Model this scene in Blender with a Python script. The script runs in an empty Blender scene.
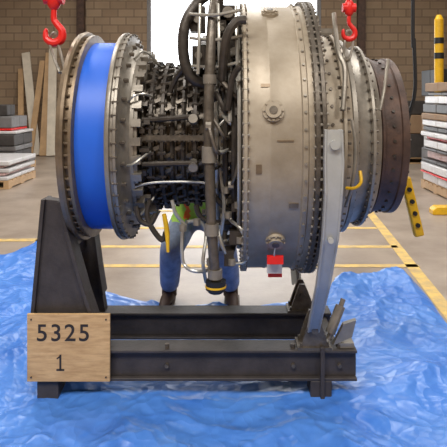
import bpy, math, random
from mathutils import Vector, noise, Matrix
random.seed(7)
S=bpy.context.scene
try: S.view_settings.view_transform='Standard'
except Exception: pass
F=560.0; CX=230.0; HY=95.0; CH=1.45
def P(px,py,Z): return Vector(((px-CX)*Z/F, Z, CH-(py-HY)*Z/F))
AY=3.0; AZ=1.236
def E(x,r,a):
    a=math.radians(a); return Vector((x,AY-r*math.cos(a),AZ+r*math.sin(a)))
def lin(c):
    return tuple(((v/255)/12.92 if v/255<=0.04045 else (((v/255)+0.055)/1.055)**2.4) for v in c)
# ---------------------------------------------------------------- materials
def mat(name,rgb,metal=0.0,rough=0.5,var=0.25,scale=8.0,bump=0.0,bscale=60.0,rgb2=None,spec=None):
    m=bpy.data.materials.new(name); m.use_nodes=True
    nt=m.node_tree; b=nt.nodes['Principled BSDF']
    c=lin(rgb); b.inputs['Metallic'].default_value=metal; b.inputs['Roughness'].default_value=rough
    if spec is not None: b.inputs['Specular IOR Level'].default_value=spec
    tc=nt.nodes.new('ShaderNodeTexCoord'); n=nt.nodes.new('ShaderNodeTexNoise')
    n.inputs['Scale'].default_value=scale; n.inputs['Detail'].default_value=6; n.inputs['Roughness'].default_value=0.65
    nt.links.new(tc.outputs['Object'],n.inputs['Vector'])
    cr=nt.nodes.new('ShaderNodeValToRGB'); cr.color_ramp.elements[0].position=0.32; cr.color_ramp.elements[1].position=0.68
    lo=lin(rgb2) if rgb2 else tuple(v*(1-var) for v in c)
    cr.color_ramp.elements[0].color=(*lo,1); cr.color_ramp.elements[1].color=(*[min(1,v*(1+var*0.6)) for v in c],1)
    nt.links.new(n.outputs['Fac'],cr.inputs['Fac']); nt.links.new(cr.outputs['Color'],b.inputs['Base Color'])
    if bump>0:
        n2=nt.nodes.new('ShaderNodeTexNoise'); n2.inputs['Scale'].default_value=bscale; n2.inputs['Detail'].default_value=4
        nt.links.new(tc.outputs['Object'],n2.inputs['Vector'])
        bp=nt.nodes.new('ShaderNodeBump'); bp.inputs['Strength'].default_value=bump; bp.inputs['Distance'].default_value=0.01
        nt.links.new(n2.outputs['Fac'],bp.inputs['Height']); nt.links.new(bp.outputs['Normal'],b.inputs['Normal'])
    return m
M={}
M['case']=mat('case_steel',(168,156,138),0.3,0.46,0.12,4,0.08,30,rgb2=(142,128,108))
M['steel']=mat('steel',(146,138,126),0.5,0.42,0.25,14,0.1)
M['bright']=mat('bright_steel',(182,178,168),0.6,0.32,0.15,20)
M['arm']=mat('arm_galvanised',(176,175,170),0.2,0.5,0.12,8)
M['stud']=mat('stud_metal',(112,104,94),0.6,0.4,0.4,22)
M['dark']=mat('dark_metal',(72,65,58),0.5,0.45,0.4,18,0.2)
M['mid']=mat('mid_metal',(104,95,84),0.55,0.42,0.4,22,0.2)
M['bronze']=mat('bronze_flange',(130,112,90),0.5,0.42,0.3,12,0.1)
M['brown']=mat('burnt_brown',(84,62,50),0.25,0.55,0.35,10,0.15,rgb2=(56,42,36))
M['blue']=mat('blue_cover',(34,98,208),0.0,0.45,0.06,4)
M['stand']=mat('stand_paint',(66,60,58),0.15,0.55,0.35,9,0.15)
M['red']=mat('red_paint',(215,30,24),0.0,0.4,0.1,15)
M['yellow']=mat('yellow_paint',(228,178,30),0.0,0.4,0.15,15)
M['line']=mat('yellow_line',(210,176,92),0.0,0.6,0.3,9,rgb2=(172,148,108))
M['black']=mat('black_rubber',(26,26,28),0.0,0.5,0.2,15)
M['charcoal']=mat('charcoal_wrap',(66,62,60),0.0,0.5,0.3,8)
M['white']=mat('white_wrap',(206,204,204),0.0,0.35,0.15,6,0.3,12)
M['pink']=mat('pink_wrap',(206,172,168),0.0,0.5,0.2,6)
M['wood']=mat('wood_plank',(190,156,116),0.0,0.6,0.2,4)
M['pale']=mat('pale_timber',(214,204,186),0.0,0.6,0.15,4)
M['cardboard']=mat('cardboard',(150,122,94),0.0,0.7,0.15,5)
M['grey']=mat('grey_paint',(120,118,118),0.1,0.5,0.15,8)
M['jeans']=mat('denim',(150,164,190),0.0,0.85,0.3,14,0.4,90)
M['vest']=mat('hi_vis',(168,215,80),0.0,0.7,0.1,10)
M['orange']=mat('hi_vis_orange',(235,110,50),0.0,0.7,0.1,10)
M['skin']=mat('skin',(200,150,122),0.0,0.5,0.08,10)
M['hair']=mat('hair',(50,36,26),0.0,0.7,0.3,40)
M['boot']=mat('boot',(70,50,38),0.0,0.6,0.2,20)
M['text']=mat('marker_ink',(44,38,36),0.0,0.7,0.1,10)
M['ceil']=mat('ceiling_paint',(180,178,172),0.0,0.8,0.1,2)
M['lamp_w']=bpy.data.materials.new('lamp_diffuser'); M['lamp_w'].use_nodes=True
b=M['lamp_w'].node_tree.nodes['Principled BSDF']; b.inputs['Emission Color'].default_value=(1,.96,.88,1); b.inputs['Emission Strength'].default_value=2
def plywood():
    m=mat('plywood',(206,170,122),0,0.65,0.15,3,rgb2=(176,138,92))
    nt=m.node_tree; tc=[n for n in nt.nodes if n.type=='TEX_COORD'][0]; n=[n for n in nt.nodes if n.type=='TEX_NOISE'][0]
    mp=nt.nodes.new('ShaderNodeMapping'); mp.inputs['Scale'].default_value=(3,1,20)
    nt.links.new(tc.outputs['Object'],mp.inputs['Vector']); nt.links.new(mp.outputs['Vector'],n.inputs['Vector'])
    return m
M['ply']=plywood()
def brickmat(name,axis):
    m=bpy.data.materials.new(name); m.use_nodes=True; nt=m.node_tree; b=nt.nodes['Principled BSDF']
    tc=nt.nodes.new('ShaderNodeTexCoord'); sp=nt.nodes.new('ShaderNodeSeparateXYZ'); cb=nt.nodes.new('ShaderNodeCombineXYZ')
    nt.links.new(tc.outputs['Object'],sp.inputs[0]); nt.links.new(sp.outputs[axis],cb.inputs[0]); nt.links.new(sp.outputs['Z'],cb.inputs[1])
    br=nt.nodes.new('ShaderNodeTexBrick'); nt.links.new(cb.outputs[0],br.inputs['Vector'])
    br.inputs['Color1'].default_value=(*lin((168,146,120)),1); br.inputs['Color2'].default_value=(*lin((152,130,106)),1)
    br.inputs['Mortar'].default_value=(*lin((126,108,90)),1); br.inputs['Scale'].default_value=1
    br.inputs['Brick Width'].default_value=0.4; br.inputs['Row Height'].default_value=0.2; br.inputs['Mortar Size'].default_value=0.012
    n=nt.nodes.new('ShaderNodeTexNoise'); n.inputs['Scale'].default_value=2.0; nt.links.new(tc.outputs['Object'],n.inputs['Vector'])
    mx=nt.nodes.new('ShaderNodeMix'); mx.data_type='RGBA'; mx.blend_type='MULTIPLY'; mx.inputs['Factor'].default_value=0.3
    nt.links.new(br.outputs['Color'],mx.inputs['A']); nt.links.new(n.outputs['Fac'],mx.inputs['B'])
    nt.links.new(mx.outputs['Result'],b.inputs['Base Color']); b.inputs['Roughness'].default_value=0.85
    return m
M['blockx']=brickmat('block_wall_x','X'); M['blocky']=brickmat('block_wall_y','Y')
M['floor']=mat('concrete_floor',(160,146,132),0.0,0.4,0.12,1.6,0.08,40,rgb2=(132,118,105))
M['out']=mat('outdoor_concrete',(215,215,210),0,0.8,0.1,1)
def tarpmat():
    m=mat('tarp_plastic',(84,136,212),0.0,0.36,0.08,3,rgb2=(60,112,194),spec=0.42)
    nt=m.node_tree; b=nt.nodes['Principled BSDF']; tc=[n for n in nt.nodes if n.type=='TEX_COORD'][0]
    nz=nt.nodes.new('ShaderNodeTexNoise'); nz.inputs['Scale'].default_value=4
    nt.links.new(tc.outputs['Object'],nz.inputs['Vector'])
    mx=nt.nodes.new('ShaderNodeMix'); mx.data_type='RGBA'; mx.blend_type='ADD'; mx.inputs['Factor'].default_value=0.3
    nt.links.new(tc.outputs['Object'],mx.inputs['A']); nt.links.new(nz.outputs['Color'],mx.inputs['B'])
    v=nt.nodes.new('ShaderNodeTexVoronoi'); v.inputs['Scale'].default_value=11; nt.links.new(mx.outputs['Result'],v.inputs['Vector'])
    bp=nt.nodes.new('ShaderNodeBump'); bp.inputs['Strength'].default_value=.6; bp.inputs['Distance'].default_value=.022
    nt.links.new(v.outputs['Distance'],bp.inputs['Height']); nt.links.new(bp.outputs['Normal'],b.inputs['Normal'])
    return m
M['tarp']=tarpmat()
# ---------------------------------------------------------------- mesh builder
class MB:
    def __init__(s): s.v=[]; s.f=[]
    def add(s,v,f):
        o=len(s.v); s.v+= [tuple(p) for p in v]; s.f+=[tuple(i+o for i in q) for q in f]
    def obox(s,c,ax,ay,az,hx,hy,hz):
        c=Vector(c); v=[]
        for i in (-1,1):
            for j in (-1,1):
                for k in (-1,1): v.append(c+ax*hx*i+ay*hy*j+az*hz*k)
        s.add(v,[(0,1,3,2),(4,6,7,5),(0,4,5,1),(2,3,7,6),(0,2,6,4),(1,5,7,3)])
    def box(s,x0,x1,y0,y1,z0,z1):
        s.obox(((x0+x1)/2,(y0+y1)/2,(z0+z1)/2),Vector((1,0,0)),Vector((0,1,0)),Vector((0,0,1)),abs(x1-x0)/2,abs(y1-y0)/2,abs(z1-z0)/2)
    def lathe(s,prof,n=96,a0=0,a1=360):
        full=(a1-a0)>=360; v=[]; f=[]; m=len(prof); cnt=n if full else n+1
        for i in range(cnt):
            a=a0+(a1-a0)*i/n
            for x,r in prof: v.append(E(x,r,a))
        for i in range(n):
            i2=(i+1)%cnt
            for j in range(m-1): f.append((i*m+j,i*m+j+1,i2*m+j+1,i2*m+j))
        s.add(v,f)
    def tube(s,pts,r,n=8,smooth=True,closed=False,cap=True):
        pts=[Vector(p) for p in pts]
        rr=r if isinstance(r,(list,tuple)) else [r]*len(pts)
        if smooth and len(pts)>2:
            o=[];ro=[]; N=len(pts); rng=N if closed else N-1
            for i in range(rng):
                if closed: p0,p1,p2,p3=[pts[(i+k)%N] for k in (-1,0,1,2)]
                else: p0=pts[max(i-1,0)];p1=pts[i];p2=pts[i+1];p3=pts[min(i+2,N-1)]
                for t in (0,.2,.4,.6,.8):
                    o.append(0.5*((2*p1)+(p2-p0)*t+(2*p0-5*p1+4*p2-p3)*t*t+(3*p1-p0-3*p2+p3)*t**3))
                    ro.append(rr[i]*(1-t)+rr[(i+1)%N]*t)
            if not closed: o.append(pts[-1]); ro.append(rr[-1])
            pts,rr=o,ro
        N=len(pts); v=[];f=[]; u=None
        for i in range(N):
            if closed: t=(pts[(i+1)%N]-pts[i-1])
            else: t=pts[min(i+1,N-1)]-pts[max(i-1,0)]
            if t.length<1e-9: t=Vector((0,0,1))
            t.normalize()
            if u is None:
                u=t.cross(Vector((0.13,0.31,0.94)));
                if u.length<0.1: u=t.cross(Vector((1,0,0)))
            u=(u-t*u.dot(t)).normalized(); w=t.cross(u)
            for k in range(n):
                a=2*math.pi*k/n; v.append(pts[i]+(u*math.cos(a)+w*math.sin(a))*rr[i])
        for i in range(N if closed else N-1):
            j=(i+1)%N
            for k in range(n): f.append((i*n+k,i*n+(k+1)%n,j*n+(k+1)%n,j*n+k))
        if cap and not closed:
            f.append(tuple(range(n-1,-1,-1))); f.append(tuple((N-1)*n+k for k in range(n)))
        s.add(v,f)
    def cyl(s,p0,p1,r,n=12): s.tube([p0,p1],r,n,smooth=False)
    def prism(s,poly,y0,y1):
        n=len(poly); v=[(x,y0,z) for x,z in poly]+[(x,y1,z) for x,z in poly]
        f=[tuple(range(n)),tuple(range(2*n-1,n-1,-1))]+[(i,i+n,(i+1)%n+n,(i+1)%n) for i in range(n)]
        s.add(v,f)
    def bolts(s,x,r,count,br,h,axial=True,n=6,off=0):
        for i in range(count):
            a=360*(i+off)/count
            if axial: s.cyl(E(x-h/2,r,a),E(x+h/2,r,a),br,n)
            else: s.cyl(E(x,r,a),E(x,r+h,a),br,n)
    def ell(s,c,rx,ry,rz,nu=20,nv=12,fn=None):
        v=[];f=[]
        for j in range(nv+1):
            ph=math.pi*j/nv
            for i in range(nu):
                th=2*math.pi*i/nu; d=Vector((math.sin(ph)*math.cos(th),math.sin(ph)*math.sin(th),math.cos(ph)))
                p=Vector((d.x*rx,d.y*ry,d.z*rz))
                if fn: p=fn(p,d)
                v.append(Vector(c)+p)
        for j in range(nv):
            for i in range(nu): f.append((j*nu+i,(j+1)*nu+i,(j+1)*nu+(i+1)%nu,j*nu+(i+1)%nu))
        s.add(v,f)
    def obj(s,name,m,parent=None,ang=35,bev=0):
        me=bpy.data.meshes.new(name); me.from_pydata(s.v,[],s.f); me.validate()
        import bmesh
        bm=bmesh.new(); bm.from_mesh(me); bmesh.ops.remove_doubles(bm,verts=bm.verts,dist=1e-6); bmesh.ops.recalc_face_normals(bm,faces=bm.faces); bm.to_mesh(me); bm.free()
        me.materials.append(M[m] if isinstance(m,str) else m)
        me.shade_smooth(); me.set_sharp_from_angle(angle=math.radians(ang))
        o=bpy.data.objects.new(name,me); S.collection.objects.link(o)
        if parent: o.parent=parent
        if bev:
            b=o.modifiers.new('bevel','BEVEL'); b.width=bev; b.segments=2; b.limit_method='ANGLE'
        return o
def empty(name,loc=(0,0,0)):
    o=bpy.data.objects.new(name,None); S.collection.objects.link(o); o.empty_display_size=0.1; return o
X=Vector((1,0,0));Y=Vector((0,1,0));Z=Vector((0,0,1))
# ---------------------------------------------------------------- room
RW=6.5; YB=14.0; YF=-5.0; H=5.6
m=MB(); m.box(-RW,RW,YF,YB,-0.1,0); m.obj('floor','floor')
m=MB(); m.box(-RW,RW,YF,YB,H,H+.1); m.obj('ceiling','ceil')
dx0,dx1,dh=-2.08,2.28,4.2
m=MB(); m.box(-RW,dx0,YB,YB+.2,0,H); m.obj('wall_back','blockx')
m=MB(); m.box(dx1,RW,YB,YB+.2,0,H); m.obj('wall_back','blockx')
m=MB(); m.box(dx0,dx1,YB,YB+.2,dh,H); m.obj('wall_back','blockx')
m=MB(); m.box(-RW-.2,-RW,YF,YB,0,H); m.obj('wall_left','blocky')
m=MB(); m.box(RW,RW+.2,YF,YB,0,H); m.obj('wall_right','blocky')
m=MB(); m.box(-RW,RW,YF-.2,YF,0,H); m.obj('wall_front','blockx')
m=MB(); g=.002
m.box(dx0+g,dx0+.1,YB+.02,YB+.16,g,dh-g); m.box(dx1-.1,dx1-g,YB+.02,YB+.16,g,dh-g); m.box(dx0+.1,dx1-.1,YB+.02,YB+.16,dh-.12,dh-g)
m.obj('door_1','grey')
m=MB(); m.box(-25,25,YB+.2,45,-.12,-.02); m.obj('outdoor_ground','out')
m=MB()
for px in (80,362):
    c=P(px,95,13.8); m.box(c.x-.09,c.x+.09,13.8,13.98,0,H)
m.obj('trim_1','brown')
m=MB()
def fl(x0,y0,x1,y1,w=.1):
    d=Vector((x1-x0,y1-y0,0)).normalized(); n=Vector((-d.y,d.x,0))*w/2; a=Vector((x0,y0,0));b_=Vector((x1,y1,0))
    v=[a-n,a+n,b_+n,b_-n]; m.add([p+Z*.001 for p in v]+[p+Z*.003 for p in v],[(0,1,2,3),(4,5,6,7),(0,1,5,4),(1,2,6,5),(2,3,7,6),(3,0,4,7)])
fl(1.42,3.3,1.78,7.6); fl(-1.83,4.2,-1.97,7.6)
for yy in (4.75,5.35,6.1,7.0): fl(-1.9,yy,1.6,yy,.08)
fl(-1.9,5.6,-5,5.5)
m.obj('floor_line_marking','line')
# ---------------------------------------------------------------- tarp
def interp(x,t):
    if x<=t[0][0]: return t[0][1]
    for (a,b_),(c,d) in zip(t,t[1:]):
        if x<=c:
            k=(x-a)/(c-a); k=k*k*(3-2*k); return b_+(d-b_)*k
    return t[-1][1]
LAY=[(.4,1.4,.050,4.4),(1.9,1.8,.044,4.4),(2.8,2.6,.034,4.0),(.9,3.3,.028,3.8),(1.5,4.8,.020,3.4),(2.3,6.0,.016,3.2),(.1,7.5,.012,3.0),(1.1,10,.008,2.8)]
def tarp():
    NX,NY=440,400; v=[];f=[]
    for j in range(NY+1):
        for i in range(NX+1):
            u=i/NX; w=j/NY
            x0=-2.35+.12*noise.noise(Vector((0,w*4,3))); x1=1.30+.12*w+.06*noise.noise(Vector((2,w*5,3)))
            x=x0+(x1-x0)*u
            yr=interp(x,[(-2.3,4.75),(-1.5,4.95),(-1.3,4.8),(-.95,4.05),(-.3,3.83),(.6,3.85),(.85,4.3),(1.4,4.5)])+.05*noise.noise(Vector((x*4,0,9)))
            y=1.2+(yr-1.2)*w
            p=Vector((x,y,0)); wx=noise.noise(p*1.5)*.22; wy=noise.noise(p*1.5+Vector((9,2,4)))*.22
            qx=x+wx; qy=y+wy
            h=0
            for k,(th,fq,am,sh) in enumerate(LAY):
                c_=math.cos(th); s_=math.sin(th)
                n1=noise.noise(Vector(((qx*c_+qy*s_)*fq,(-qx*s_+qy*c_)*fq*.42,k*7.3)))
                rdg=1-min(1,abs(n1)*sh)
                msk=.35+.65*max(0,min(1,.5+1.6*noise.noise(Vector((x*1.1,y*1.1,k*3.1+40)))))
                h+=am*rdg**1.2*msk
            h+=.02*noise.noise(Vector((x*2,y*2,77)))
            h=max(h,0)*.85
            inside=max(0,1-max(abs(x+.15)-.75,0)/.25)*max(0,1-max(abs(y-2.95)-.35,0)/.3)
            h=h*(1-.6*inside)
            h+=.13*math.exp(-((x+1.6)/.35)**2-((y-4.85)/.25)**2)
            h+=.07*math.exp(-((x-1.1)/.35)**2-((y-4.3)/.18)**2)
            edge=min(u*NX,(NX-u*NX),w*NY,(NY-w*NY))/10
            h*=min(1,.15+edge*.85)
            if inside>.5: h=min(h,.085)
            v.append((x,y,.005+h))
    for j in range(NY):
        for i in range(NX):
            a=j*(NX+1)+i; f.append((a,a+1,a+NX+2,a+NX+1))
    me=bpy.data.meshes.new('blue_tarp'); me.from_pydata(v,[],f); me.materials.append(M['tarp']); me.shade_smooth()
    o=bpy.data.objects.new('blue_tarp',me); S.collection.objects.link(o)
tarp()
# ---------------------------------------------------------------- stand
st=empty('engine_stand')
def ibeam(m,x0,x1,y,z0,z1,w=.12,t=.014):
    m.box(x0,x1,y-w/2,y+w/2,z1-t,z1); m.box(x0,x1,y-w/2,y+w/2,z0,z0+t); m.box(x0,x1,y-w*.28,y-w*.28+t,z0+t,z1-t)
ZF,ZR,RT,RB=2.70,3.15,.245,.10
m=MB()
ibeam(m,-.94,.60,ZF,RB,RT); ibeam(m,-.94,.56,ZR,RB,RT); m.obj('rails','stand',st,bev=.003)
m=MB()
for xx in (-.9,.5): m.box(xx-.03,xx+.03,ZF+.05,ZR-.05,RB+.02,RT-.02)
for xx in (-.86,.43):
    for yy in (ZF,ZR): m.box(xx-.05,xx+.05,yy-.06,yy+.06,0.001,RB)
m.box(.425,.445,ZF-.075,ZF-.055,.0,RT+.02)
m.obj('cross_members','stand',st,bev=.003)
m=MB()
for yy,k in ((ZF,0),(ZR,-.075)):
    po=[(-.885,.955),(-.81,.945),(-.775,.80),(-.69+k*.6,.50),(-.635+k,.34),(-.62+k,RT),(-.95,RT)]
    m.prism(po,yy-.035,yy+.035)
    for a,b_ in ((0,6),(1,2),(2,3),(3,4)):
        p=Vector((po[a][0],yy,po[a][1])); q=Vector((po[b_][0],yy,po[b_][1])); d=(q-p).normalized(); n=Y.cross(d)
        m.obox((p+q)/2,d,Y,n,(q-p).length/2,.055,.009)
m.box(-.885,-.80,ZF,ZR,.60,.66); m.box(-.90,-.86,ZF,ZR,.3,.52)
m.obj('upright_frames','stand',st,bev=.002)
m=MB()
for yy in (ZF,ZR):
    m.cyl((-.90,yy,.92),(-.70,yy,.92),.022,16); m.cyl((-.79,yy,.92),(-.765,yy,.92),.04,6)
    m.box(-.765,-.72,yy-.05,yy+.05,.86,.99)
m.obj('mount_pins','mid',st)
for s_,nm in ((1,'near'),(-1,'far')):
    m=MB()
    def yy(y): return y if s_>0 else 6.0-y-.02
    pa=[(.418,2.262,1.31),(.42,2.265,1.18),(.42,2.275,1.05),(.416,2.33,.85),(.405,2.44,.62),(.395,2.60,.40),(.395,2.66,.33)]
    wd=[.036,.040,.036,.034,.030,.028,.028]
    sec=[]
    for (x,y,z),w in zip(pa,wd):
        for dx,dy in ((-w,-.012),(w,-.012),(w,.02),(w-.012,.02),(w-.012,.0),(-w+.012,.0),(-w+.012,.02),(-w,.02)):
            sec.append((x+dx,yy(y)+dy*s_,z))
    f=[]
    for i in range(len(pa)-1):
        for k in range(8): f.append((i*8+k,i*8+(k+1)%8,(i+1)*8+(k+1)%8,(i+1)*8+k))
    f+= [tuple(range(8)),tuple(range(len(sec)-8,len(sec)))]
    m.add(sec,f)
    m.cyl((.42,yy(2.235),1.25),(.42,yy(2.32),1.25),.02,12); m.cyl((.415,yy(2.30),.85),(.415,yy(2.35),.85),.012,12)
    for sx in (-1,1):
        for (p,w),(q,w2) in zip(list(zip(pa,wd))[:-1],list(zip(pa,wd))[1:]):
            m.cyl((p[0]+sx*(w-.004),yy(p[1]-.013),p[2]),(q[0]+sx*(w2-.004),yy(q[1]-.013),q[2]),.005,6)
    m.obj('support_arm_'+nm,'arm',st)
    yb=ZF if s_>0 else ZR
    m=MB(); m.prism([(.33,RT),(.36,.33),(.385,.40),(.415,.40),(.445,.33),(.47,RT)],yb-.05,yb-.03)
    m.prism([(.33,RT),(.36,.33),(.385,.40),(.415,.40),(.445,.33),(.47,RT)],yb+.03,yb+.05)
    m.box(.32,.48,yb-.06,yb+.06,RT,RT+.012); m.cyl((.40,yb-.07,.34),(.40,yb+.07,.34),.016,12)
    for bx in (.34,.46):
        for by in (-.045,.045): m.cyl((bx,yb+by,RT),(bx,yb+by,RT+.03),.009,6)
    m.obj('arm_bracket_'+nm,'mid',st)
m=MB()
m.tube([(.47,2.68,.28),(.51,2.7,.36),(.55,2.72,.46)],.012,8); m.cyl((.48,2.685,.31),(.535,2.71,.43),.024,10)
m.box(.52,.59,2.66,2.76,.247,.27); m.prism([(.49,.26),(.58,.30),(.60,.38),(.54,.36)],2.66,2.69)
m.obj('turnbuckle','steel',st)
m=MB()
for x_ in (-.30,.30,.52):
    m.cyl((x_,ZF-.034,.165),(x_,ZF-.05,.165),.010,6)
    m.cyl((x_,ZF-.03,RT),(x_,ZF-.03,RT+.02),.012,6)
m.obj('rail_bolts','mid',st)
# ---------------------------------------------------------------- sign
sg=empty('plywood_sign')
m=MB(); m.box(-.95,-.562,2.620,2.634,.108,.425); m.obj('board','ply',sg,bev=.002)
m=MB()
for px,pz in ((-.93,.4),(-.58,.4),(-.93,.13),(-.58,.13)): m.cyl((px,2.616,pz),(px,2.621,pz),.004,8)
m.obj('screws','dark',sg)
def text(s,x,z,size,sx=1.0):
    c=bpy.data.curves.new('digits','FONT'); c.body=s; c.size=size; c.extrude=.0006; c.offset=.0008; c.space_character=1.15
    o=bpy.data.objects.new('digits_'+s,c); o.location=(x,2.6192,z); o.rotation_euler=(math.pi/2,0,0); o.scale=(sx,1,1)
    c.materials.append(M['text']); S.collection.objects.link(o); o.parent=sg
text('5325',-.908,.300,.112,1.02)
m=MB(); m.box(-.798,-.789,2.6186,2.6202,.165,.235); m.box(-.812,-.775,2.6186,2.6202,.160,.168); m.prism([(-.812,.218),(-.809,.213),(-.789,.228),(-.789,.237)],2.6186,2.6202); m.obj('digit_1','text',sg)
# ---------------------------------------------------------------- engine
en=empty('jet_engine')
m=MB()
m.lathe([(-.765,.452),(-.768,.47),(-.768,.543),(-.75,.548),(-.738,.543),(-.736,.512),(-.722,.512),(-.718,.53),(-.704,.53),(-.700,.486),(-.70,.455)])
m.bolts(-.72,.521,60,.006,.035)
m.obj('intake_flange','bronze',en)
m=MB(); m.lathe([(-.705,.484),(-.70,.490),(-.56,.490),(-.555,.484)]); m.obj('blue_cover_band','blue',en)
m=MB()
m.lathe([(-.556,.46),(-.556,.538),(-.548,.543),(-.536,.543),(-.532,.53),(-.522,.53),(-.518,.537),(-.506,.537),(-.502,.50),(-.49,.47),(-.465,.44),(-.44,.425),(-.43,.425)])
m.obj('front_frame','steel',en)
m=MB(); m.bolts(-.514,.533,54,.006,.03); m.bolts(-.488,.478,30,.010,.03); m.obj('front_frame_bolts','mid',en)
m=MB(); m.lathe([(-.766,.455),(-.6,.45),(-.45,.40),(-.43,.40)]); m.obj('inlet_bore','mid',en)
m=MB(); m.lathe([(-.70,.0),(-.69,.04),(-.64,.11),(-.56,.16),(-.44,.19)],48)
for i in range(22):
    a=360*i/22; r=math.radians(a); rad=Vector((0,-math.cos(r),math.sin(r))); tan=rad.cross(X)
    ax=(X*.8+tan*.6).normalized(); m.obox(E(-.50,.30,a),ax,rad,ax.cross(rad),.045,.125,.004)
m.obj('inlet_hub_vanes','steel',en)
m=MB()
m.lathe([(-.462,.36),(-.462,.44),(-.445,.44),(-.445,.36)])
for i in range(32):
    a=360*i/32; r=math.radians(a); rad=Vector((0,-math.cos(r),math.sin(r))); m.obox(E(-.432,.425,a),X,rad,rad.cross(X),.022,.020,.018)
m.obj('toothed_ring','steel',en)
# compressor
m=MB()
prof=[(-.445,.40),(-.43,.37)]
xs=-.425
for k in range(6):
    r0=.345-.004*k
    prof+=[(xs,r0),(xs+.006,r0+.016),(xs+.014,r0+.016),(xs+.018,r0-.004),(xs+.046,r0-.006)]
    xs+=.052
prof+=[(-.11,.33),(-.10,.36),(-.085,.36),(-.08,.34)]
m.lathe(prof); m.obj('compressor_case','mid',en)
m=MB(); m2=MB(); m3=MB()
for k in range(6):
    x=-.408+.052*k; r0=.343-.004*k; cnt=30
    for i in range(cnt):
        a=360*(i+.5*(k%2))/cnt; r=math.radians(a); rad=Vector((0,-math.cos(r),math.sin(r))); tan=rad.cross(X)
        m.cyl(E(x+.002,r0-.01,a),E(x+.002,r0+.030,a),.0105,8)
        ax=(X+tan*.5).normalized(); m2.obox(E(x+.016,r0+.028,a)+tan*.006,ax,rad,ax.cross(rad),.022,.004,.009)
        m3.cyl(E(x+.031,r0+.018,a),E(x+.031,r0+.042,a),.008,6)
    m3.tube([E(x+.031,r0+.024,a) for a in range(0,360,6)],.012,6,smooth=False,closed=True)
m.obj('vane_studs','stud',en); m2.obj('vane_levers','mid',en); m3.obj('unison_rings','dark',en)
m=MB()
for x,r in ((-.32,.385),(-.165,.375),(-.375,.39)):
    m.lathe([(x-.007,r-.05),(x-.007,r),(x+.007,r),(x+.007,r-.05)]); m.bolts(x,r-.006,40,.009,.036)
m.obj('case_flanges','dark',en)
m=MB()
for a in (2,182):
    r=math.radians(a); rad=Vector((0,-math.cos(r),math.sin(r))); m.obox(E(-.27,.36,a),X,rad,rad.cross(X),.15,.03,.012)
    for i in range(14): m.cyl(E(-.41+.022*i,.385,a-2.5),E(-.41+.022*i,.385,a+2.7),.006,6)
m.obj('split_line_flange','mid',en)
m=MB()
m.lathe([(-.085,.34),(-.075,.40),(-.06,.405),(-.055,.37),(-.02,.39),(-.01,.44),(.005,.445),(.01,.42),(.045,.47),(.05,.60),(.062,.62)])
m.obj('combustor_case','mid',en)
m=MB()
for i in range(20):
    a=360*i/20; m.cyl(E(-.035,.37,a),E(-.035,.44,a),.024,12); m.cyl(E(-.035,.44,a),E(-.035,.455,a),.030,6)
    m.tube([E(-.035,.45,a),E(-.03,.485,a+2),E(0,.495,a+5),E(.02,.47,a+7)],.007,6)
m.obj('fuel_nozzles','steel',en)
m=MB(); m.bolts(-.067,.392,60,.006,.03); m.bolts(-.002,.435,64,.006,.03); m.obj('combustor_bolts','steel',en)
m=MB()
m.lathe([(-.075,.40),(-.085,.46),(-.085,.60),(-.07,.635),(.0,.645),(.03,.64),(.05,.62)],40,52,128)
m.lathe([(-.15,.36),(-.16,.40),(-.16,.50),(-.14,.53),(-.10,.53),(-.08,.50)],30,60,118)
m.obj('bleed_plenum','dark',en)
m=MB()
for a in range(56,127,7): m.cyl(E(-.095,.60,a),E(-.075,.60,a),.010,6); m.cyl(E(-.04,.635,a),E(-.04,.665,a),.014,8)
m.obj('plenum_bolts','steel',en)
m=MB()
m.lathe([(.055,.55),(.055,.690),(.06,.696),(.072,.696),(.078,.680),(.10,.679),(.16,.678),(.165,.681),(.172,.681),(.177,.678),(.30,.678),(.305,.686),(.325,.686),(.33,.680),(.355,.682)])
m.obj('turbine_case','case',en)
m=MB()
m.lathe([(.352,.60),(.352,.700),(.356,.706),(.372,.706),(.375,.69),(.380,.69),(.383,.706),(.398,.706),(.402,.70),(.404,.50)])
m.obj('main_flange','mid',en)
m=MB(); m.bolts(.066,.690,90,.0065,.03); m.bolts(.378,.698,96,.0065,.062); m.obj('turbine_case_bolts','steel',en)
m=MB(); m.bolts(.315,.682,60,.006,.012,axial=False); m.obj('case_studs','steel',en)
m=MB(); m4=MB()
for x,a,R in ((.18,12.5,.046),(.20,-39,.044),(.19,62,.04),(.19,118,.045),(.19,200,.045)):
    m.cyl(E(x,.655,a),E(x,.692,a),R,28); m.cyl(E(x,.692,a),E(x,.705,a),R*.72,28)
    r=math.radians(a); rad=Vector((0,-math.cos(r),math.sin(r))); tan=rad.cross(X)
    for k in range(8):
        t=2*math.pi*k/8; c=E(x,.692,a)+(X*math.cos(t)+tan*math.sin(t))*R*.86; m.cyl(c,c+rad*.006,.005,6)
    m4.cyl(E(x,.703,a),E(x,.708,a),R*.38,16)
m.obj('borescope_bosses','case',en); m4.obj('boss_plugs','mid',en)
m=MB()
for (x,a,w,h) in ((.15,22,.02,.008),(.23,2,.035,.003),(.12,-8,.012,.02),(.27,-22,.02,.012)):
    r=math.radians(a); rad=Vector((0,-math.cos(r),math.sin(r))); m.obox(E(x,.678,a),X,rad.cross(X),rad,w,h,.0035)
m.obj('data_plates','bronze',en)
def tagbox(name,x,a,rr,w,h,t,mt):
    m=MB(); m.obox(E(x,rr,a),X,Vector((0,0,1)),Y,w,h,t); m.obj(name,mt,en)
tagbox('red_tag_top',.20,-45,.730,.036,.018,.010,'red'); tagbox('white_tag',.20,-50.0,.742,.034,.020,.006,'white'); tagbox('red_tag_low',.205,-53.5,.75,.032,.012,.007,'red')
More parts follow.
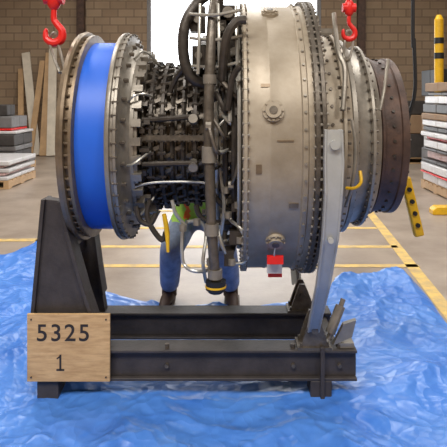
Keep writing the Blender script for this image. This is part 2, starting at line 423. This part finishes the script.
m=MB(); m.tube([E(.2,.70,-40),E(.195,.72,-43),E(.2,.725,-46)],.004,6); m.obj('tag_wire','bright',en)
m=MB()
m.lathe([(.40,.55),(.41,.535),(.425,.53),(.50,.524),(.505,.54),(.518,.54),(.522,.515),(.55,.505),(.555,.47)])
m.obj('power_turbine_case','case',en)
m=MB(); m.lathe([(.545,.46),(.552,.50),(.556,.505),(.575,.505),(.580,.47),(.60,.462),(.645,.45),(.65,.475),(.662,.475),(.668,.44),(.70,.425),(.705,.395)]); m.obj('rear_frame','steel',en)
m=MB(); m.bolts(.548,.49,64,.006,.065); m.bolts(.656,.462,58,.006,.035); m.bolts(.512,.53,64,.006,.045); m.bolts(.455,.522,40,.008,.012,axial=False); m.obj('rear_bolts','mid',en)
m=MB(); m.lathe([(.70,.40),(.71,.415),(.72,.415),(.725,.398),(.80,.400),(.805,.408),(.835,.408),(.84,.395),(.84,.33),(.78,.32),(.70,.30)]); m.obj('exhaust_collar','brown',en)
m=MB(); m.bolts(.765,.395,36,.008,.012,axial=False); m.bolts(.84,.37,30,.008,.02); m.obj('collar_bolts','dark',en)
m=MB(); m.lathe([(.70,.30),(.72,.14),(.80,.12),(.83,.08),(.83,0)],48)
for i in range(12):
    a=360*i/12; r=math.radians(a); rad=Vector((0,-math.cos(r),math.sin(r))); m.obox(E(.75,.22,a),X,rad,rad.cross(X),.04,.11,.006)
m.obj('exhaust_hub','dark',en)
# plumbing
pipes=MB(); thin=MB(); dk=MB(); clamps=MB()
main=[(-.045,2.70,1.98),(-.075,2.58,1.86),(-.085,2.50,1.68),(-.093,2.46,1.40),(-.09,2.45,1.15),(-.08,2.46,.85),(-.063,2.48,.62)]
pipes.tube(main,.023,14)
for z_,h_,r_ in ((1.19,.035,.033),(1.52,.02,.03),(.86,.025,.031),(.66,.02,.032)):
    for a_,b_ in zip(main,main[1:]):
        if b_[2]<=z_<=a_[2]:
            t=(a_[2]-z_)/(a_[2]-b_[2]); c=Vector(a_).lerp(Vector(b_),t); clamps.cyl(c-Z*h_,c+Z*h_,r_,14)
dk.tube([E(-.045,.40,60),(-.05,2.62,1.9),(-.045,2.70,1.98)],.02,8)
dk.tube([P(206,84,2.62),P(192,78,2.6),P(184,58,2.6),P(184,30,2.6),P(192,10,2.62),P(206,-4,2.68),P(225,-8,2.8)],.026,12)
dk.tube([P(186,66,2.62),P(176,78,2.66),P(170,92,2.68)],.013,8)
dk.tube([P(222,80,2.5),P(226,40,2.45),P(236,22,2.45),P(246,20,2.45)],.02,10)
dk.tube([P(228,110,2.45),P(232,80,2.42),P(240,66,2.4)],.014,8)
for x,y,w,h in ((198,20,.035,.06),(228,14,.045,.035),(199,56,.03,.045),(234,52,.03,.05),(222,30,.02,.06)):
    c=P(x,y,2.68); dk.obox(c,X,Y,Z,w,.05,h); clamps.cyl(c-Y*.05,c-Y*.065,w*.6,12)
for x0,y0,x1,y1 in ((190,14,240,10),(190,38,242,36),(192,66,240,62),(218,4,220,76),(200,4,198,74),(236,6,238,90)):
    thin.tube([P(x0,y0,2.56),P((x0+x1)/2,(y0+y1)/2+3,2.5),P(x1,y1,2.5)],.008,8)
for x,r,a0,a1,rd in ((-.02,.50,-85,100,.012),(.02,.53,-95,95,.015),(.04,.60,-60,70,.009),(-.06,.46,-70,80,.009),(.0,.56,10,85,.01)):
    (dk if rd>.01 else thin).tube([E(x,r,a0+(a1-a0)*i/20) for i in range(21)],rd,8)
rnd=random.Random(3)
for i in range(40):
    a=rnd.uniform(-95,95); x=rnd.uniform(-.10,.02); r=rnd.uniform(.44,.58)
    L=rnd.uniform(.03,.10); da=rnd.uniform(-14,14); t=rnd.choice([thin,dk,pipes])
    t.tube([E(x,r-.07,a),E(x,r,a+1),E(x+L*.5,r+.02,a+da*.5),E(x+L,r+.01,a+da),E(min(x+L+.02,.07),r-.04,a+da)],rnd.uniform(.006,.013),7)
    c=E(x,r,a+1); clamps.cyl(c-X*.012,c+X*.012,rnd.uniform(.012,.022),8)
for i in range(46):
    a=rnd.uniform(-110,110); x=rnd.uniform(-.13,.04); rr=math.radians(a); rad=Vector((0,-math.cos(rr),math.sin(rr)))
    (dk if i%2 else clamps).obox(E(x,.40+max(0,x+.05)*1.1+rnd.uniform(0,.05),a),X,rad,rad.cross(X),rnd.uniform(.008,.026),rnd.uniform(.01,.035),rnd.uniform(.008,.022))
for i in range(34):
    a=rnd.uniform(-115,115); x=rnd.uniform(-.45,-.38); rr=math.radians(a); rad=Vector((0,-math.cos(rr),math.sin(rr)))
    (dk if i%2 else clamps).obox(E(x,.40,a),X,rad,rad.cross(X),rnd.uniform(.008,.024),rnd.uniform(.01,.03),rnd.uniform(.008,.022))
for a in range(-90,100,38):
    thin.tube([E(-.47,.45,a),E(-.44,.48,a+2),E(-.40,.45,a+5),E(-.37,.40,a+7)],.006,6)
thin.tube([E(-.45,.435,-30),E(-.38,.405,-30),E(-.25,.405,-29),E(-.12,.405,-30),E(-.07,.465,-30)],.006,7)
for a,x0 in ((-16,-.17),(14,-.17)):
    dk.tube([E(x0-.24,.40,a),E(x0-.1,.405,a+1),E(x0+.02,.42,a+2)],.013,8); clamps.cyl(E(x0,.38,a),E(x0,.44,a),.022,10)
for pts in ([(183,226),(182,248),(184,264),(194,271),(208,270),(210,262)],[(187,222),(200,222),(206,234),(203,262),(206,282)],
            [(226,180),(228,215),(240,228),(246,240)],[(218,230),(224,250),(232,262),(244,262),(250,250)],[(236,150),(234,190),(238,214),(246,222)],
            [(186,226),(176,214),(172,200)],[(225,130),(221,170),(224,205),(220,240),(214,262)]):
    thin.tube([P(x,y,2.52+.03*((x+y)%3)) for x,y in pts],.0085,8)
for pts in ([(232,215),(234,240),(229,262)],[(196,205),(200,216),(212,222),(232,222),(244,214)],[(150,200),(147,214),(152,228),(162,240),(166,232)],[(136,206),(140,220),(150,224),(156,214)]):
    dk.tube([P(x,y,2.62) for x,y in pts],.013,8)
for x,y in ((183,228),(210,262),(240,240),(228,215),(232,262),(226,190),(238,205),(197,222)):
    c=P(x,y,2.52); clamps.cyl(c-Z*.014,c+Z*.014,.017,8)
for x,y,w,h in ((236,236,.03,.03),(229,256,.022,.035),(238,206,.03,.018),(224,60,.03,.05),(236,100,.026,.04),(233,150,.022,.05)):
    c=P(x,y,2.56); dk.obox(c,X,Y,Z,w,.04,h)
pipes.obj('oil_pipes','mid',en); thin.obj('fuel_lines','bright',en); dk.obj('air_ducts','dark',en); clamps.obj('clamps_fittings','steel',en)
m=MB(); c=Vector((-.063,2.48,.62)); m.cyl(c+Z*.01,c-Z*.03,.045,20); m.tube([c-Z*.03,c-Z*.045],[.045,.03],20,smooth=False); m.obj('drain_cap','black',en)
m=MB(); m.cyl(c-Z*.012,c-Z*.02,.047,20); m.obj('drain_cap_band','yellow',en)
m=MB(); m.tube([P(164,214,2.6),P(167,232,2.6),P(168,252,2.6)],[.010,.012,.007],8); m.tube([P(346,188,2.42),P(355,188,2.40),P(361,182,2.40),P(360,171,2.42)],.007,8); m.obj('yellow_caps','yellow',en)
m=MB()
m.tube([P(334,14,2.72),P(338,50,2.55),P(345,70,2.5),P(343,110,2.45)],.012,8)
m.tube([P(352,120,2.45),P(356,150,2.43),P(352,185,2.44),P(346,205,2.5)],.008,8)
m.tube([P(388,60,2.65),P(384,90,2.55),P(380,110,2.52)],.008,8)
m.obox(E(.44,.60,60),X,Y,Z,.05,.03,.012); m.obox(E(.42,.60,66),X,Y,Z,.014,.03,.05)
m.tube([E(.47,.53,-50),E(.475,.57,-45),E(.47,.60,-35),E(.47,.56,-28)],.01,8)
m.obj('rear_lines','steel',en)
# ---------------------------------------------------------------- hoists
def hook(m,c,s=1.0):
    pts=[(0,.06),(0,.02),(.012,-.0),(.034,-.03),(.03,-.065),(0,-.08),(-.03,-.065),(-.036,-.035),(-.03,-.02)]
    m.tube([Vector(c)+Vector((x,0,z))*s for x,z in pts],[.012*s,.013*s,.014*s,.016*s,.018*s,.018*s,.014*s,.01*s,.006*s],10)
def hoist(name,x,y,z,lug,ztop=H,col='red',s=1.0):
    e=empty(name)
    m=MB(); m.ell((x,y,z+.11*s),.032*s,.03*s,.055*s); m.cyl((x-.04*s,y,z+.11*s),(x+.04*s,y,z+.11*s),.028*s,14); hook(m,(x,y,z),s); m.obj('hook_block',col,e)
    m=MB(); zz=z+.16*s; k=0
    while zz<ztop-.1:
        d=X if k%2 else Y; c=Vector((x,y,zz))
        m.tube([c+Z*.022,c+Z*.012+d*.011,c-Z*.012+d*.011,c-Z*.022,c-Z*.012-d*.011,c+Z*.012-d*.011],.0045,5,smooth=False,closed=True); zz+=.034; k+=1
    m.obj('chain','dark',e)
    m=MB(); m.box(x-.12,x+.12,y-.09,y+.09,ztop-.28,ztop-.06); m.box(x-.05,x+.05,y-.05,y+.05,ztop-.07,ztop); m.obj('hoist_body',col,e,bev=.02)
    if lug:
        L=Vector(lug); a=Vector((x,y,z-.06*s))
        m=MB(); m.tube([a+X*.01+Z*.02,a+X*.02-Z*.03,L+X*.015,L-Z*.02,L-X*.015,a-X*.02-Z*.03,a-X*.01+Z*.02],.007,8,closed=True)
        m.obj('shackle','steel',e)
hoist('chain_hoist',*P(54,24,2.72),P(61,68,2.60),s=1.15)
hoist('chain_hoist',*P(349,26,2.72),P(347,56,2.66),s=.8)
e=empty('hoist_pendant')
m=MB(); m.tube([(1.0,3.0,H),P(413,-20,3.0),P(414,40,3.0),P(415,90,3.0),P(408,120,3.0),P(404,150,3.0),P(405,180,3.0)],.010,8); m.obj('cable','black',e)
m=MB()
a=P(405,177,3.0); b_=P(419,236,3.0); d=(b_-a).normalized(); n=d.cross(Y)
m.obox((a+b_)/2,d,Y,n,(b_-a).length/2,.022,.026); m.obj('pendant_body','yellow',e,bev=.01)
m=MB()
for t in (.2,.4,.6,.8):
    c=a.lerp(b_,t); m.cyl(c-Y*.02,c-Y*.034,.012,12)
m.obj('buttons','black',e)
e=empty('guard_post')
c=P(439,95,9.3); m=MB(); m.cyl((c.x,9.3,.001),(c.x,9.3,.03),.18,20); m.cyl((c.x,9.3,.03),(c.x,9.3,2.7),.075,20); m.tube([(c.x,9.3,2.7),(c.x,9.3,2.78)],[.075,.035],20,smooth=False); m.obj('post','yellow',e)
m=MB(); m.cyl((c.x,9.3,2.3),(c.x,9.3,2.4),.078,20); m.cyl((c.x,9.3,2.05),(c.x,9.3,2.15),.078,20); m.obj('black_bands','black',e)
# ---------------------------------------------------------------- stacks
def pallet(m,x0,x1,y0,y1,z):
    for i in range(7):
        w=(y1-y0)/9; yy=y0+(y1-y0-w)*i/6; m.box(x0,x1,yy,yy+w,z+.11,z+.13); 
        if i%3==0: m.box(x0,x1,yy,yy+w,z,z+.02)
    for xx in (x0,(x0+x1)/2-.04,x1-.08): m.box(xx,xx+.08,y0,y1,z+.02,z+.11)
def stack(name,x0,x1,y0,y1,layers):
    e=empty(name); m=MB(); pallet(m,x0,x1,y0,y1,0.001); m.obj('pallet','wood',e); z=.131
    for k,(h,col,ins) in enumerate(layers):
        m=MB(); j=random.uniform(-.05,.05)
        m.box(x0+ins+j,x1-ins+j,y0+ins,y1-ins,z,z+h-.008)
        m.box(x0+ins-.006+j,x1-ins+.006+j,(y0+y1)/2-.03,(y0+y1)/2+.03,z,z+h-.004)
        m.obj('bundle_%d'%k,col,e,bev=.015); z+=h
stack('pallet_stack',-4.9,-3.4,8.6,9.8,[(.07,'white',.0),(.05,'pink',.03),(.07,'white',.02),(.04,'pink',.05),(.08,'white',.0)])
stack('pallet_stack',-5.2,-3.95,10.4,11.4,[(.12,'grey',.0),(.15,'charcoal',.03),(.1,'grey',.05),(.22,'charcoal',.02),(.06,'white',.03),(.05,'red',.1),(.22,'grey',.1),(.22,'charcoal',.3)])
stack('pallet_stack',3.0,4.6,7.6,8.8,[(.13,'white',0),(.03,'red',.02),(.13,'white',.02),(.06,'charcoal',.01),(.12,'pink',.04),(.05,'charcoal',.01),(.12,'white',.04),(.05,'red',.03),(.08,'white',.03),(.08,'charcoal',.0),(.10,'white',.03),(.10,'cardboard',.03),(.14,'charcoal',.05),(.12,'white',.06),(.06,'grey',.06),(.14,'cardboard',.07)])
stack('pallet_stack',3.75,4.9,10.0,11.0,[(.3,'grey',0),(.3,'white',.03),(.3,'cardboard',.02),(.4,'grey',.05),(.5,'black',.04)])
stack('pallet_stack',3.05,4.4,11.8,12.8,[(.5,'charcoal',0),(.4,'cardboard',.05),(.3,'charcoal',.2)])
e=empty('leaning_planks')
for k,(xb,xt,w,ln,col) in enumerate(((-4.60,-5.08,.075,2.50,'pale'),(-4.95,-5.2,.05,2.1,'wood'),(-4.42,-4.50,.06,2.5,'wood'),(-4.22,-4.40,.075,2.6,'pale'),(-4.70,-4.66,.05,2.3,'wood'))):
    c0=Vector((xb,13.3-.04*k,.02)); c1=Vector((xt,13.93,ln)); d=(c1-c0).normalized(); n=d.cross(X).normalized()
    m=MB(); m.obox((c0+c1)/2,d,d.cross(n),n,(c1-c0).length/2,w*1.3,.02); m.obj('plank_%d'%(k+1),col,e)
m=MB(); m.prism([(2.45,0.001),(4.2,0.001),(4.2,.06),(4.15,.1),(2.5,.1),(2.45,.06)],6.75,6.9); m.obj('wheel_stop','yellow',bev=.01)
# ---------------------------------------------------------------- mechanic
def mechanic():
    e=empty('mechanic'); cx=-.21
    J={'pel':(cx,4.02,.62,.165,.13),'belly':(cx,3.93,.72,.175,.12),'chest':(cx,3.86,.94,.165,.12),'neck0':(cx,3.80,1.07,.09,.075),'neck':(cx,3.76,1.14,.058,.055)}
    for s_,t in ((-1,'l'),(1,'r')):
        J['hip'+t]=(cx+s_*.10,4.0,.57,.115,.115); J['kn'+t]=(cx+s_*.175,3.70,.44,.085,.085); J['kn2'+t]=(cx+s_*.185,3.74,.37,.08,.08)
        J['calf'+t]=(cx+s_*.20,3.84,.26,.078,.078); J['ank'+t]=(cx+s_*.215,3.92,.09,.068,.068)
        J['sh'+t]=(cx+s_*.19,3.81,1.02,.068,.065); J['el'+t]=(cx+s_*.27,3.62,.86,.048,.048); J['wr'+t]=(cx+s_*.20,3.44,1.02,.03,.027)
    names=list(J); idx={n:i for i,n in enumerate(names)}
    ed=[('pel','belly'),('belly','chest'),('chest','neck0'),('neck0','neck')]
    for t in 'lr': ed+=[('pel','hip'+t),('hip'+t,'kn'+t),('kn'+t,'kn2'+t),('kn2'+t,'calf'+t),('calf'+t,'ank'+t),('chest','sh'+t),('sh'+t,'el'+t),('el'+t,'wr'+t)]
    me=bpy.data.meshes.new('tmp'); me.from_pydata([J[n][:3] for n in names],[(idx[a],idx[b]) for a,b in ed],[])
    o=bpy.data.objects.new('tmp',me); S.collection.objects.link(o)
    o.modifiers.new('s','SKIN')
    for n in names:
        sv=me.skin_vertices[0].data[idx[n]]; sv.radius=(J[n][3],J[n][4]); sv.use_root=(n=='pel')
    ss=o.modifiers.new('ss','SUBSURF'); ss.levels=3; ss.render_levels=3
    dg=bpy.context.evaluated_depsgraph_get(); bm=bpy.data.meshes.new_from_object(o.evaluated_get(dg))
    bpy.data.objects.remove(o)
    for mm in ('vest','jeans','skin','orange'): bm.materials.append(M[mm])
    for p in bm.polygons:
        c=p.center; p.use_smooth=True
        if c.y<3.56 : p.material_index=2
        elif c.z<.585 or abs(c.x-cx)>.2 and c.z<.66: p.material_index=1
        elif c.z>1.10 and abs(c.x-cx)<.07: p.material_index=2
        elif abs(abs(c.x-cx)-.085)<.018 and c.z>.60: p.material_index=3
        else: p.material_index=0
    bo=bpy.data.objects.new('body',bm); S.collection.objects.link(bo); bo.parent=e
    hc=(cx,3.70,1.25)
    def fn(p,d):
        q=p.copy()
        if d.z<0: q.x*=1+.25*d.z; q.y*=1+.12*d.z
        if d.y<-.5 and abs(d.x)<.22:
            if -.35<d.z<.12: q.y-=.022*(1-abs(d.x)/.22)*(1-abs(d.z+.18)/.3 if abs(d.z+.18)<.3 else 0)
        if d.y<-.5 and .1<d.z<.3 and .2<abs(d.x)<.5: q.y+=.006
        return q
    m=MB(); m.ell(hc,.078,.098,.118,40,28,fn)
    for s_ in (-1,1): m.ell((cx+s_*.079,3.71,1.245),.01,.02,.032,10,8)
    m.obj('head','skin',e,ang=80)
    m=MB(); m.ell((cx,3.715,1.275),.085,.10,.105,30,16,lambda p,d: p if (d.z>.1 or d.y>.1) else p*.82); m.obj('hair','hair',e,ang=80)
    m=MB()
    for s_ in (-1,1): m.ell((cx+s_*.03,3.612,1.262),.012,.008,.008,10,8)
    m.obj('eyes','white',e)
    m=MB(); m.ell((cx,3.612,1.195),.024,.008,.007,12,6); m.obj('mouth','brown',e)
    for s_ in (-1,1):
        w=Vector((cx+s_*.20,3.44,1.02)); m=MB(); d=Vector((-s_*.15,-.42,.9)).normalized(); sd=Vector((s_*1,0,.15)).normalized(); n=d.cross(sd).normalized()
        if n.y>0: n=-n
        m.tube([w-d*.02,w+d*.03,w+d*.06,w+d*.09],[.027,.034,.038,.034],12)
        for k,L in enumerate((.068,.078,.073,.056)):
            b0=w+d*.085+sd*(.028-.019*k)*-1
            m.tube([b0,b0+d*L*.45+n*.004,b0+d*L*.75+n*.015,b0+d*L*.92+n*.03],[.0095,.009,.0085,.007],8)
        b0=w+d*.03-sd*.03; m.tube([b0,b0-sd*.022+d*.025,b0-sd*.028+d*.05+n*.012],[.013,.011,.008],8)
        m.obj('hand_'+('r' if s_>0 else 'l'),'skin',e,ang=80)
        m=MB(); bx=cx+s_*.215
        m.tube([(bx,3.98,.045),(bx,3.93,.05),(bx+s_*.01,3.84,.045),(bx+s_*.02,3.76,.034),(bx+s_*.022,3.715,.028)],[.036,.044,.044,.034,.02],14)
        m.cyl((bx,3.93,.05),(bx,3.92,.16),.052,14); m.box(bx-.045,bx+.05+.012*s_,3.71,4.01,.001,.02); m.obj('boot_'+('r' if s_>0 else 'l'),'boot',e)
mechanic()
# ---------------------------------------------------------------- lights
W=bpy.data.worlds.new('World'); S.world=W; W.use_nodes=True
bg=W.node_tree.nodes['Background']; bg.inputs['Color'].default_value=(.93,.96,1,1); bg.inputs['Strength'].default_value=5.0
def fixture(x,y,en_,sx=1.4,sy=.5,z=H-.25):
    e=empty('ceiling_or_fill_light'); m=MB(); m.box(x-sx/2,x+sx/2,y-sy/2,y+sy/2,z,z+.08); m.cyl((x-.4,y,z+.08),(x-.4,y,H),.01); m.cyl((x+.4,y,z+.08),(x+.4,y,H),.01); m.obj('housing','grey',e)
    m=MB(); m.box(x-sx/2+.05,x+sx/2-.05,y-sy/2+.05,y+sy/2-.05,z-.012,z); m.obj('diffuser','lamp_w',e)
    l=bpy.data.lights.new('lamp','AREA'); l.shape='RECTANGLE'; l.size=sx; l.size_y=sy; l.energy=en_; l.color=(1,.98,.95)
    o=bpy.data.objects.new('lamp',l); o.location=(x,y,z-.03); S.collection.objects.link(o); o.parent=e
for y,p in ((-1.5,165),(4.5,150),(9.5,110)):
    for x in (-2.8,2.8): fixture(x,y,p)
fixture(-.6,-.6,240,2.4,1.0); fixture(0,7,120)  # large one over the camera is an added front fill replacing a flash
# ---------------------------------------------------------------- camera
c=bpy.data.cameras.new('camera'); c.sensor_width=36; c.lens=36*F/447; c.shift_x=-(CX-223.5)/447; c.shift_y=-(223.5-HY)/447
o=bpy.data.objects.new('camera',c); o.location=(0,0,CH); o.rotation_euler=(math.pi/2,0,0); S.collection.objects.link(o); S.camera=o
